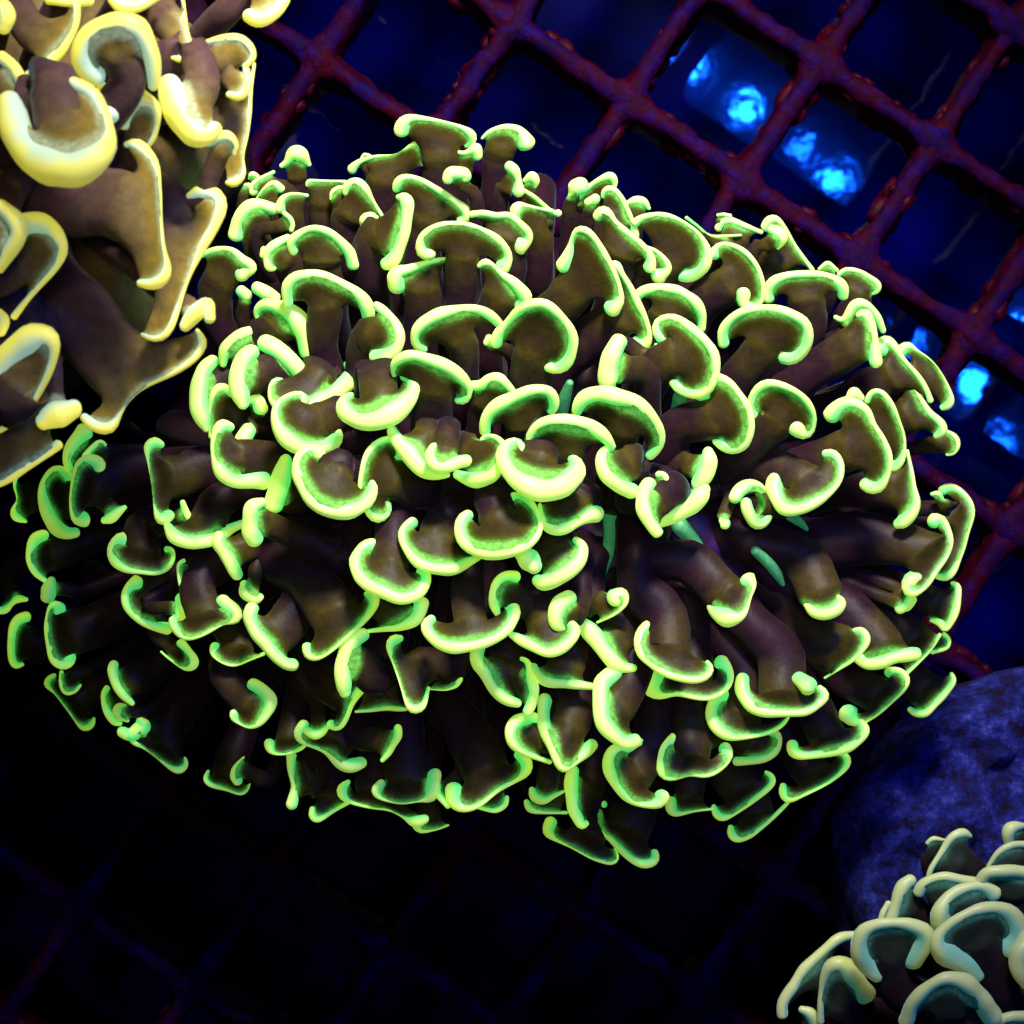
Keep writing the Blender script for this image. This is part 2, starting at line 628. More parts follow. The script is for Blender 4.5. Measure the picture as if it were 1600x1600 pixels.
def read_traces(text):
    out, x0, y0, s = [], 0, 0, 1
    for line in text.strip().splitlines():
        if line.startswith('R '):
            x0, y0, s = (float(v) for v in line.split()[1:])
            continue
        parts = [p.strip() for p in line.split(';')]
        rim = [tuple(float(v) for v in t.split(',')) for t in parts[0].split()]
        rim = [(x0 + x * s, y0 + y * s, r * s) for x, y, r in rim]
        qs = [tuple(float(v) for v in t.split(',')) for t in parts[1].split()]
        qs = [(x0 + x * s, y0 + y * s) for x, y in qs]
        opt = {}
        if len(parts) > 2:
            for kv in parts[2].split():
                a, b = kv.split('=')
                opt[a] = float(b)
        out.append((rim, qs, opt))
    return out

MAIN = """
R 300 160 .1875
370,1100,60 400,980,70 470,880,75 560,850,60 680,885,45 ; 560,1250
740,880,45 760,800,30 850,762,16 960,775,12 ; 860,1050
770,925,18 820,970,22 840,1020,22 830,1065,18 ; 700,1050
545,790,12 600,720,22 680,675,32 740,720,30 ; 650,850
750,530,22 790,500,28 850,430,60 920,450,65 975,515,22 ; 880,680
510,740,35 505,690,30 560,640,22 680,580,14 ; 700,720
385,740,12 410,695,20 470,690,18 ; 430,800
470,620,20 510,600,30 570,640,20 ; 560,720
960,690,12 975,655,20 1100,655,18 1270,660,16 ; 1080,900
1160,800,16 1175,750,30 1220,715,25 1280,710,20 ; 1220,850
1285,750,28 1300,690,40 1370,660,42 1440,720,38 1500,810,22 1580,940,18 ; 1280,1000
845,1240,40 820,1170,40 920,1080,35 1010,1050,38 1130,1075,42 1230,1150,42 1310,1240,48 1350,1340,55 ; 1080,1350 ; dz=.25
680,1380,25 640,1370,40 620,1290,35 650,1220,40 740,1160,38 800,1130,30 ; 830,1350
590,1270,30 600,1230,35 ; 640,1300
85,1265,25 200,1225,28 330,1230,30 420,1310,40 490,1350,42 505,1390,38 460,1410,45 420,1435,62 ; 190,1560 250,1900
R 550 160 .1875
5,560,40 60,500,22 200,450,14 380,430,10 520,340,25 590,380,35 600,450,25 585,520,10 ; 260,720
70,490,14 100,435,16 150,445,12 ; 120,520
390,790,25 440,800,60 455,900,60 430,1050,65 400,1200,55 340,1310,60 290,1345,55 ; 180,1150 ; dz=.25
90,1030,20 110,980,45 170,960,45 205,960,20 ; 180,1100
370,720,30 390,660,45 440,620,38 560,640,28 700,720,28 850,820,30 950,900,45 960,960,45 900,985,30 ; 620,1050
410,240,50 425,170,55 480,130,35 600,135,22 760,165,18 900,205,20 1000,270,40 1000,330,30 950,360,14 ; 740,560 ; dz=.35
835,400,16 930,425,20 1000,400,40 1030,380,50 1045,450,35 ; 900,700
800,640,48 830,590,58 930,590,58 945,620,52 ; 1040,850 ; dz=.3
1085,300,10 1150,245,22 1260,210,35 1370,225,50 1430,290,65 1450,330,70 ; 1210,480
1310,530,42 1355,570,38 1385,650,25 1388,740,58 ; 1250,760
1440,650,20 1500,620,45 1530,660,35 1525,700,18 ; 1470,760
1440,740,15 1520,790,18 1600,860,20 1670,915,22 1715,925,35 ; 1580,1050
1000,935,28 1100,925,30 1200,945,28 1310,940,28 1400,1010,35 1470,1080,42 1470,1150,40 1410,1170,85 ; 1250,1150 1300,1400
650,1260,50 590,1260,60 570,1170,45 610,1090,35 700,1030,32 810,1010,30 960,1015,28 1080,1060,30 1210,1140,38 1290,1230,35 1310,1310,38 1260,1360,62 ; 920,1330 900,1700 ; dz=.3 w=27
380,1520,80 375,1420,75 450,1400,50 560,1360,30 680,1320,22 790,1305,14 ; 590,1620 580,1850
R 800 160 .1875
45,990,25 30,900,50 60,860,40 110,860,20 230,885,12 330,905,18 ; 240,1200
500,770,40 530,720,75 570,690,75 ; 480,900
465,900,15 560,785,28 660,690,28 740,640,28 820,610,35 855,650,25 855,700,15 ; 620,900
640,830,45 690,805,50 ; 640,960 ; dz=.3
760,780,20 775,730,32 840,720,35 910,800,30 960,900,32 1000,1000,35 1030,1080,40 1020,1130,35 ; 840,1000
960,840,15 1030,815,35 1100,830,40 1140,880,18 ; 1040,960
715,950,35 740,910,48 800,920,45 860,1000,30 980,1100,30 1080,1190,32 1160,1290,50 1150,1370,50 ; 870,1300 ; dz=.2
1080,1200,15 1200,1240,18 1280,1320,30 1300,1390,35 1230,1440,72 ; 1080,1420
435,1360,62 485,1250,48 515,1130,28 540,1050,48 640,1080,35 720,1180,32 800,1320,30 870,1470,28 905,1600,30 890,1670,55 840,1710,70 ; 420,1680 200,1900 ; dz=.3 w=34
1030,1000,35 1100,950,25 1250,935,25 1400,980,20 1550,1090,25 1620,1200,40 1630,1310,50 1570,1400,60 1480,1440,62 1420,1430,55 ; 1240,1440 1100,1700
R 1050 300 .1875
120,215,12 220,290,14 310,365,18 430,368,14 570,362,12 ; 500,520
390,300,30 420,250,35 490,235,35 600,280,28 740,335,20 ; 520,400
380,195,12 430,190,15 480,205,18 ; 420,260
790,290,40 810,240,45 860,225,42 930,290,28 1040,470,20 1170,650,18 ; 820,620
830,310,35 890,340,50 920,390,42 885,465,12 ; 680,500 ; dz=.2
360,510,55 380,450,40 450,430,22 580,480,25 690,590,26 740,700,26 760,830,28 740,920,25 680,960,35 590,940,60 595,850,65 ; 430,800 200,1000
810,880,45 805,820,45 850,740,45 960,695,38 1100,685,35 1250,690,35 1380,740,42 1430,810,50 1430,860,40 ; 1120,940 1100,1200
1230,640,15 1300,595,30 1370,650,20 ; 1300,720
430,1260,42 415,1190,45 450,1110,42 540,1020,42 700,970,42 850,970,40 980,1010,42 1060,1050,45 1120,1090,45 1135,1200,48 1095,1320,52 1000,1395,55 930,1375,48 ; 720,1360 480,1650 ; dz=.3 w=30
1040,1060,42 1045,1095,42 ; 1000,1120 ; dz=.35 knob=1
R 1280 400 .1875
170,150,22 220,115,22 320,125,22 420,180,28 490,240,40 480,290,35 430,315,15 ; 310,330
330,490,25 390,480,45 430,560,45 450,680,50 470,800,60 470,880,55 ; 200,800 -100,1000 ; dz=.25 w=32
135,510,18 190,535,25 250,490,50 300,400,45 400,410,40 480,500,35 530,620,28 ; 300,640
510,760,70 560,700,55 620,740,40 700,860,25 800,970,22 880,1080,25 930,1200,25 ; 560,1020
690,790,50 740,740,45 800,780,12 920,860,8 1020,980,8 1090,1150,28 1090,1230,45 1030,1260,25 ; 780,1050
660,1060,35 720,1040,38 790,1100,38 850,1210,35 920,1310,35 1010,1390,32 1030,1460,38 970,1500,22 ; 700,1350
1065,1465,15 1130,1510,28 1150,1580,30 1120,1640,22 1065,1655,12 ; 880,1580
400,1210,20 430,1140,25 510,1125,25 600,1230,25 660,1370,22 705,1500,22 705,1620,22 680,1710,30 620,1755,42 ; 400,1600
250,1180,35 290,1150,55 340,1180,45 ; 300,1280
110,1330,60 150,1260,70 240,1220,55 330,1240,50 410,1310,40 450,1420,30 520,1510,32 580,1630,30 590,1740,25 570,1820,30 520,1910,40 440,1935,55 380,1900,45 ; 150,1650 -250,1800 ; dz=.3 w=34
R 300 400 .1875
800,390,45 790,310,55 810,230,55 870,170,50 980,150,42 1100,160,45 1230,220,50 1350,290,50 1430,370,58 1470,460,62 1470,500,55 ; 1110,480 1090,800 ; dz=.3 w=28
410,290,45 450,330,55 ; 440,420
540,260,50 620,300,55 700,350,40 ; 620,420
570,540,30 540,470,40 600,400,45 720,420,60 850,500,90 940,640,80 960,800,60 ; 720,600
260,900,28 290,760,65 400,660,55 520,620,45 620,640,28 ; 470,800
500,800,65 420,880,85 390,1000,90 400,1130,80 430,1240,40 ; 560,1000 ; dz=.25
600,720,55 720,780,80 830,880,80 900,990,65 890,1050,35 ; 680,980
735,1050,30 700,1025,32 650,1090,30 660,1200,28 740,1270,40 900,1280,60 1030,1230,85 1170,1150,88 1300,1050,80 1350,970,60 1300,905,35 ; 1090,960
930,1210,45 930,1160,40 860,1150,28 760,1190,28 700,1250,28 690,1350,35 730,1450,60 820,1550,80 960,1620,80 1090,1600,70 1190,1540,70 1220,1460,50 1170,1440,35 ; 1100,1360 1300,1350 ; dz=.25
310,1150,40 250,1090,50 180,1150,28 150,1280,18 150,1400,18 160,1500,25 ; 420,1380 700,1400
470,1450,60 420,1530,65 ; 560,1400
170,880,55 100,950,80 60,1080,85 60,1220,85 90,1360,65 120,1440,30 ; 220,1100
470,1200,30 540,1190,45 580,1270,60 ; 560,1400
R 550 400 .1875
1060,80,18 1110,45,30 1170,75,18 1260,160,35 1350,220,50 1430,310,60 1450,370,55 1380,400,40 ; 1220,380 1150,600
200,410,30 290,480,48 370,580,48 400,680,50 370,770,58 290,830,60 200,830,55 ; 120,660 80,900 ; dz=.15
600,780,28 540,760,35 520,680,38 560,590,48 670,510,55 800,460,55 930,440,48 1050,440,45 1150,490,38 1220,560,32 ; 930,750 930,1000 ; dz=.3 w=26
350,990,18 340,910,28 400,850,42 500,820,48 620,850,55 760,900,60 870,970,58 960,1070,45 970,1140,42 930,1200,45 880,1200,28 ; 680,1150 660,1400 ; dz=.3
1200,720,48 1220,640,48 1290,570,42 1380,460,40 1490,400,45 1610,390,40 1710,470,42 1800,570,45 1845,690,48 1830,820,55 1760,910,58 1680,945,55 1600,890,48 ; 1480,900 1480,1250 ; dz=.35 w=32
1120,720,30 1140,680,35 ; 1200,760
1000,1080,40 1080,1070,45 1150,1020,50 1230,1020,50 1310,1090,40 1350,1140,25 ; 1080,1300
1110,1460,40 1110,1370,50 1170,1270,55 1290,1200,55 1420,1140,50 1530,1110,48 1650,1125,40 1690,1230,40 1660,1290,32 ; 1440,1450 ; dz=.15
-10,1160,28 -75,1200,45 -60,1300,75 50,1370,95 200,1370,105 340,1310,105 450,1210,85 520,1110,60 500,1020,48 435,1000,35 ; 220,1130 ; dz=.35
R 800 400 .1875
830,80,30 870,70,35 910,140,22 980,250,28 1040,380,30 1110,520,30 1140,640,35 1110,720,60 1060,740,72 ; 820,560 560,780 400,1000 ; w=34
890,720,75 830,820,85 800,930,80 800,1040,80 820,1080,50 ; 960,960 ; dz=.25
1200,740,15 1205,830,18 1170,900,30 1120,930,35 1080,910,22 ; 1060,820
1050,330,45 1120,280,48 1270,265,45 1400,290,45 1520,370,45 1580,480,42 1580,600,38 ; 1270,560
1240,680,45 1200,620,55 1200,560,45 1270,515,42 1370,520,42 1480,590,42 1600,690,45 1690,820,46 1700,930,45 1680,1040,45 1600,1140,45 1480,1150,42 1380,1100,45 1340,1010,45 ; 1330,850 1100,1080 ; dz=.25 w=34
540,1290,45 560,1220,60 640,1160,55 760,1150,65 900,1180,75 1030,1210,75 1130,1290,65 1200,1400,55 1240,1500,52 1240,1560,50 1200,1620,46 1150,1660,40 ; 900,1500 ; dz=.35
R 1050 500 .1875
245,590,85 310,520,75 400,480,42 490,530,42 560,620,40 630,720,40 655,820,40 650,930,40 600,1030,50 520,1080,45 430,1050,50 380,1000,45 ; 300,840 0,950 ; dz=.3 w=34
840,805,45 790,840,45 710,800,48 670,720,48 680,620,45 740,550,42 820,520,40 930,550,30 1050,610,32 1140,700,30 1190,800,22 1180,900,20 1140,960,40 1060,930,85 1030,900,75 ; 850,860 650,1020 ; dz=.35
1275,1115,30 1340,1105,38 1400,1180,32 1410,1270,28 1370,1380,28 1270,1470,38 1120,1560,50 960,1590,62 870,1500,70 840,1400,75 870,1320,65 ; 1080,1300 700,1200 350,1350 ; dz=.3 w=30
300,1100,50 310,1180,75 270,1300,75 220,1370,60 ; 80,1200
R 1000 750 .1875
790,150,45 840,75,60 930,40,62 1020,70,50 1070,160,40 1080,260,40 1030,350,55 970,370,58 900,280,60 880,190,45 ; 1020,200
680,340,30 705,365,52 ; 700,280
180,350,40 280,290,80 420,210,90 510,130,80 540,80,50 ; 250,130 ; dz=.25
640,1000,60 620,1070,70 680,1130,85 760,1150,80 840,1140,45 890,1060,22 920,970,18 945,890,30 900,850,68 ; 700,940 420,690 50,640 ; dz=.3 w=34 ks=.2
R 750 650 .1875
470,265,30 430,240,38 420,170,42 470,90,50 560,40,60 700,30,70 830,50,70 960,110,65 1050,180,55 1095,250,40 ; 720,330 ; dz=.45
1095,270,32 1035,290,48 1010,370,55 1060,490,65 1150,580,70 1260,630,60 ; 1290,380 ; dz=.4
1410,570,55 1370,640,75 1360,740,80 1390,850,70 1450,930,55 1480,970,40 ; 1500,700 ; dz=.45
1490,490,30 1540,500,30 1560,580,25 1530,650,35 1460,680,28 ; 1450,590 ; dz=.3
350,290,38 350,230,38 290,210,45 210,260,60 190,370,70 270,490,85 400,580,100 550,620,110 690,580,105 790,490,80 820,400,60 770,360,40 ; 500,330 ; dz=.5
500,740,18 520,850,25 570,925,50 690,935,55 810,885,55 900,830,62 970,810,68 ; 850,650 ; dz=.25
280,680,45 345,660,45 420,720,35 475,810,33 505,910,30 470,1020,38 380,1090,48 240,1135,58 90,1145,62 -50,1120,60 -140,1040,55 -175,940,52 -150,850,48 -95,825,40 ; 130,830 120,700 ; dz=.45
350,1150,70 400,1200,95 450,1250,70 ; 330,1000 ; dz=.35
800,1040,35 850,1090,50 840,1180,60 750,1290,75 620,1370,75 520,1390,65 480,1370,45 ; 600,1100 ; dz=.2
R 500 650 .1875
1355,240,18 1345,190,25 1420,165,22 1500,200,28 1540,300,30 1480,420,60 1380,510,75 1260,530,70 1150,490,45 ; 1200,290 ; dz=.35
950,270,48 920,330,50 960,410,62 1060,420,62 1150,380,60 1220,370,48 ; 1050,260 ; dz=.5
600,120,40 640,190,60 730,300,85 830,420,80 930,490,50 1060,490,25 ; 960,130 ; dz=.25
665,320,50 670,240,50 600,190,30 520,200,28 430,260,30 370,360,28 350,480,28 330,600,22 360,720,30 430,830,40 510,850,48 570,790,48 560,740,35 ; 640,540 950,640 ; dz=.2 w=32
-10,320,60 -80,270,50 -160,320,55 -190,420,55 -170,540,60 -110,660,65 -10,760,65 120,800,68 270,790,65 380,730,60 440,640,50 440,560,48 390,530,40 ; 150,430 ; dz=.45
770,890,48 700,920,40 680,1010,32 720,1110,40 810,1210,48 950,1270,55 1100,1280,55 1230,1220,45 1320,1180,25 ; 1000,950 1180,700 ; dz=.25
430,1080,60 360,1090,62 300,1180,60 310,1310,60 400,1410,62 530,1470,65 680,1520,60 800,1490,55 880,1390,52 890,1310,45 840,1290,35 ; 590,1200 620,900 ; dz=.35
R 250 650 .1875
580,90,40 520,70,50 460,150,35 440,280,30 470,400,48 560,510,75 700,540,75 850,530,75 ; 700,350 1050,380 ; dz=.3 w=30
850,720,40 770,760,65 750,860,75 760,960,85 780,1020,80 ; 950,920 1300,1090 1600,1200 ; dz=.35 ks=.3
1050,370,60 1020,480,70 980,620,90 950,740,80 ; 1130,700
70,930,40 110,1000,60 220,1050,60 350,1050,62 470,1010,60 580,940,45 680,900,40 ; 420,820 600,650
500,1000,45 490,1060,55 550,1160,65 610,1270,65 640,1320,50 ; 740,1080 950,950
700,1400,35 720,1470,60 790,1520,50 830,1510,35 ; 800,1330
200,1205,14 160,1240,20 155,1330,16 190,1420,35 240,1440,40 ; 250,1310
190,720,25 220,820,40 260,880,25 ; 130,860
R 0 650 .1875
370,990,40 300,1020,48 260,1100,42 250,1200,40 300,1310,32 380,1370,22 ; 480,1150 850,1000
430,1370,35 410,1440,62 395,1510,55 ; 560,1440
570,520,35 530,470,55 450,450,45 380,520,35 350,620,38 370,740,50 410,850,70 480,940,72 560,980,55 630,970,38 ; 580,700 900,650
820,490,55 840,430,58 790,370,50 700,360,42 640,420,38 610,540,30 590,680,22 600,800,25 640,870,45 690,860,58 ; 820,600 1150,420 ; dz=.25 w=32
870,240,15 830,220,28 760,270,30 710,330,25 ; 900,330
700,130,60 620,230,65 560,350,50 570,430,40 ; 740,300
130,520,22 120,590,12 145,700,8 120,780,35 130,840,45 220,880,10 ; 280,680
1340,240,30 1280,215,50 1230,260,40 1230,340,15 1260,540,6 1280,720,6 1310,830,28 1360,860,55 1410,830,45 ; 1480,500 1750,430 ; dz=.2 w=34
1060,1040,60 980,1040,70 930,1120,45 950,1210,48 1050,1280,30 1180,1300,22 1300,1315,18 1400,1270,22 1450,1180,22 1430,1100,28 1390,1110,25 ; 1200,1120 1250,900
870,870,30 920,850,50 980,800,40 1040,760,20 ; 900,740
R 0 900 .1875
220,340,40 160,360,45 110,450,40 95,560,32 100,680,28 130,745,28 190,735,12 ; 280,560
0,290,30 50,280,35 100,230,20 150,190,32 220,195,15 ; 100,120
480,280,65 440,240,40 400,300,18 390,420,28 400,540,30 440,680,40 500,740,45 560,720,65 570,680,60 ; 680,450 1000,330 ; dz=.2 w=36
1140,60,55 1080,90,45 1040,160,35 1060,260,38 1140,350,40 1260,410,48 1390,440,48 ; 1280,210 1380,0
510,800,14 510,900,22 550,970,28 620,960,20 670,910,10 ; 640,800 900,700
450,830,18 400,860,30 390,910,30 450,970,8 550,1100,6 640,1220,12 700,1270,38 760,1240,30 780,1190,12 ; 660,1020 900,850
950,740,38 940,790,45 970,900,42 1030,990,42 1100,1060,22 ; 1100,860
890,935,22 862,1000,30 890,1120,32 950,1210,30 1000,1225,22 ; 980,1050
1040,1080,15 990,1100,40 990,1160,45 1060,1205,18 ; 1100,1120
R 150 1100 .1875
220,230,50 280,250,60 350,220,75 390,180,70 370,150,45 ; 430,280
740,450,10 755,500,20 700,555,32 620,530,22 520,460,8 400,370,8 330,330,28 300,310,20 ; 620,360 620,100
935,560,14 910,620,22 950,670,22 1080,710,14 1200,750,16 1260,720,12 1280,670,8 ; 1100,600
1230,445,8 1160,530,28 1150,600,40 1180,640,40 ; 1280,560
R 250 900 .1875
770,270,50 750,350,55 790,460,60 880,570,62 960,660,60 1040,730,62 1100,740,58 ; 1020,450 1150,250 ; dz=.25 w=34
520,220,60 590,280,65 640,330,60 600,380,30 530,395,15 430,450,18 330,500,22 220,520,25 150,470,40 110,400,45 110,370,38 ; 370,300 350,0 ; dz=.2 w=30
180,190,60 190,260,58 170,330,50 120,340,20 ; 60,260
175,565,38 230,630,50 275,700,55 260,760,45 190,765,22 90,700,10 10,630,8 ; 80,560
460,590,38 440,640,30 500,710,14 610,745,12 740,700,16 860,650,18 ; 640,560 600,350
780,900,48 860,950,55 920,1030,58 910,1110,55 850,1200,38 760,1265,14 660,1230,10 610,1170,40 620,1140,30 ; 720,1050 520,750 ; dz=.2
910,1390,38 920,1440,38 960,1480,14 1060,1480,12 1170,1440,18 1220,1400,12 ; 1080,1320
1230,1290,35 1290,1320,42 1350,1300,35 1400,1250,20 ; 1320,1080 1100,700
R 500 900 .1875
90,1240,38 150,1265,40 210,1190,38 260,1060,38 330,950,40 420,840,45 440,750,42 410,710,28 ; 130,950 -80,700
355,490,55 270,560,75 210,690,80 190,820,75 200,930,62 210,970,45 ; 340,750 ; dz=.25
-110,590,35 -105,650,42 -40,690,28 60,650,20 180,550,18 300,440,22 400,330,32 460,230,42 440,160,48 390,150,25 ; 80,270 -120,-20 -350,-250 ; dz=.2 w=40
200,215,18 235,205,22 270,215,15 ; 240,260
840,230,55 830,300,60 780,370,65 680,420,45 550,440,30 400,460,14 ; 600,280
670,520,25 610,530,50 575,590,32 610,720,14 670,900,10 710,1030,14 760,1110,38 830,1110,40 870,1060,22 905,930,12 ; 880,720 1150,700 ; dz=.25 w=30
915,940,8 1040,950,9 1130,915,25 1160,860,30 ; 1040,800
300,1130,12 430,1120,16 560,1100,24 640,1105,20 720,1110,10 ; 500,900 480,650
650,1270,38 650,1330,40 610,1410,28 570,1480,28 520,1535,20 ; 460,1350
930,360,35 890,380,40 880,440,40 950,530,55 1080,590,60 1200,590,55 1350,560,55 1480,510,50 1580,420,55 1620,310,55 1590,240,48 ; 1250,330 1240,50 ; dz=.4 w=26
1320,610,60 1310,700,70 1370,800,65 1440,920,60 1540,1020,48 1650,1060,30 ; 1560,750
R 750 900 .1875
290,10,45 220,0,48 140,50,50 110,150,45 120,240,42 145,310,25 ; 300,170 ; dz=.2
265,490,25 340,530,45 450,590,50 570,640,45 680,600,48 770,520,45 790,440,45 750,400,35 ; 520,350 480,150 ; dz=.3 w=28
740,190,75 670,250,80 630,340,70 650,410,50 690,440,25 ; 830,280 ; dz=.2
980,385,12 1110,325,14 1210,230,25 1190,150,60 1130,180,75 ; 940,200
860,400,60 920,460,75 990,560,75 1070,670,70 1160,750,60 1270,770,40 ; 1160,480
1120,800,65 1030,870,80 1000,970,80 1000,1080,75 1020,1200,80 1100,1310,70 1200,1390,65 1290,1370,50 ; 1200,1050 1280,800 ; dz=.4
440,770,45 490,840,45 590,890,45 740,900,40 930,920,30 ; 730,700
350,690,20 400,720,35 420,830,45 450,950,50 430,1060,50 400,1130,40 ; 320,850
440,1190,60 340,1200,65 260,1260,60 260,1360,50 330,1450,35 470,1510,25 580,1550,20 ; 470,1330 ; dz=.15
R 780 1080 .2375
300,60,50 290,160,38 310,270,45 360,390,50 400,480,45 430,520,30 520,450,30 570,400,45 610,350,35 ; 480,200 520,-50 ; dz=.25
480,520,40 470,600,45 480,700,45 500,800,48 540,880,35 570,870,20 ; 600,600
960,350,60 860,380,50 760,390,45 720,460,45 740,560,45 800,660,35 880,730,25 980,750,25 1060,730,40 1070,690,45 ; 920,520 1020,250 ; dz=.25 w=32
670,750,45 640,820,40 650,890,25 720,960,20 790,1030,22 880,1110,25 970,1140,28 1030,1110,30 1020,1060,22 ; 860,880 920,650 ; w=36
340,860,35 320,920,35 370,970,18 500,1040,12 640,1110,12 750,1130,16 780,1090,12 760,1040,6 ; 600,900
215,650,20 230,690,32 290,720,28 360,690,16 420,660,10 ; 320,580
180,730,18 200,775,25 280,795,14 440,800,12 ; 330,700
1130,720,30 1130,770,35 1170,805,18 1280,790,8 1400,775,8 ; 1250,660
R 420 1080 .2375
1215,650,50 1225,730,50 1290,775,28 1390,745,20 1510,650,18 1620,585,22 1690,530,35 1690,460,42 1640,420,28 ; 1410,480 1280,220 1150,50 ; w=38
1370,760,12 1480,785,20 1550,750,25 1565,700,15 ; 1480,640
1110,620,15 1115,680,22 1180,750,20 ; 1190,600
740,605,28 705,660,42 740,708,12 870,738,8 1000,720,8 1060,700,45 1085,620,55 1095,555,50 ; 910,560 880,300 ; w=34
520,600,18 480,640,38 490,690,30 540,730,12 670,765,10 800,785,8 900,835,12 960,860,45 1020,840,35 ; 690,600
970,890,20 1010,915,22 1100,910,8 1180,880,6 ; 1060,800
290,770,16 290,820,28 330,840,22 420,790,14 520,730,14 ; 400,640
150,420,28 145,520,24 170,620,26 165,690,32 150,750,32 ; 280,560
230,225,35 200,280,45 220,330,25 280,362,12 380,400,25 470,480,42 560,490,45 610,470,35 ; 470,300 560,80
R 1000 950 .1875
410,1090,60 300,1090,70 210,1160,65 180,1270,55 190,1380,45 240,1430,28 330,1410,22 420,1380,20 510,1405,20 620,1380,20 720,1300,25 750,1220,50 710,1170,50 ; 430,1220 400,900 ; dz=.25 w=30
520,1110,15 540,1160,25 560,1200,12 ; 600,1110
110,560,85 90,660,80 170,735,35 300,710,24 430,738,22 570,755,20 690,700,25 750,620,28 745,530,35 680,450,58 ; 470,580 450,300 400,0 ; ks=.25 w=28
195,165,60 110,130,58 20,190,52 -10,300,48 30,410,42 130,490,38 250,560,33 370,590,32 480,598,36 570,560,35 600,495,28 560,452,18 ; 250,320 200,50 -30,-240 ; dz=.35 w=34 ks=.2
495,480,45 490,550,45 ; 560,420 ; dz=.45 knob=1
R 1250 930 .1875
55,60,35 110,130,52 200,155,52 295,120,55 335,60,45 305,15,25 ; 150,-60 -20,-350 -480,-460 ; dz=.3 w=36 ks=.2
830,110,45 880,80,45 920,30,40 ; 700,20
1270,-100,14 1320,-70,28 1310,60,32 1270,190,32 1210,285,32 1190,240,40 1140,215,30 1095,210,14 ; 1080,50 700,-100
1200,325,16 1240,370,20 1220,440,18 1100,472,18 ; 1120,400
1165,330,15 1100,440,13 1030,520,12 890,650,14 ; 900,360 600,120 300,-150 ; w=36 ks=.25
455,295,22 515,300,38 555,370,38 520,450,25 450,530,18 350,600,14 210,690,10 ; 280,430 100,360 -184,-10 -533,-240 ; dz=.3 w=40 ks=.22
510,530,55 560,570,60 680,550,65 800,510,70 930,490,55 970,490,45 ; 660,400 400,150 ; dz=.2 w=36
745,645,40 820,630,30 890,680,38 885,760,25 780,870,18 660,980,18 540,1055,20 450,1050,45 405,990,80 ; 620,820 350,650
1260,655,14 1280,710,25 1230,790,30 1130,900,30 1040,980,38 960,980,35 915,950,22 ; 1000,760 800,600
R 1060 1040 .2375
1200,380,25 1230,420,35 1180,500,35 1080,550,38 950,580,32 820,590,32 750,560,42 750,525,38 ; 960,430 850,200
690,790,18 690,840,32 730,880,30 850,840,10 1000,760,12 1100,670,22 1110,600,25 1060,570,14 ; 870,690
345,1065,18 350,1110,30 400,1140,28 500,1100,20 620,1000,16 720,900,10 ; 500,960
235,930,18 250,980,28 310,1000,25 420,940,18 550,840,18 620,770,20 610,720,20 575,700,10 ; 380,780
420,90,45 420,160,50 460,240,52 540,300,45 650,310,30 760,310,25 860,300,25 950,230,28 970,180,30 930,150,22 ; 680,170 665,-77 458,-290 ; dz=.35 w=38 ks=.2
790,90,50 850,130,65 ; 740,30 ; dz=.4 knob=1
350,190,35 270,210,50 220,290,45 240,390,42 320,460,38 430,470,20 560,450,16 670,400,12 720,340,10 ; 430,330 420,0 300,-200 ; dz=.1 ks=.25
620,440,28 660,470,28 640,560,30 560,610,30 450,625,28 380,630,25 ; 470,500
R 1280 680 .1875
735,130,12 770,300,18 790,450,25 810,570,45 760,670,60 690,730,60 660,740,40 ; 600,420 400,420 ; w=34
1030,460,40 1090,430,40 1180,470,30 1260,560,25 1285,650,25 1250,760,22 1220,880,20 1180,1000,22 1120,1130,28 1060,1190,35 990,1180,25 ; 1060,700 850,720 500,750 ; dz=-.1 w=34
940,490,15 990,500,32 1030,560,25 ; 1080,620
960,720,62 1020,700,45 1070,790,28 1100,900,24 1060,1020,20 980,1120,20 900,1250,25 830,1310,25 760,1320,50 730,1250,60 790,1180,65 820,1180,40 ; 860,940 400,860 0,900 ; dz=.2 w=40 ks=.22
650,1410,20 720,1430,45 780,1370,40 ; 620,1260
"""
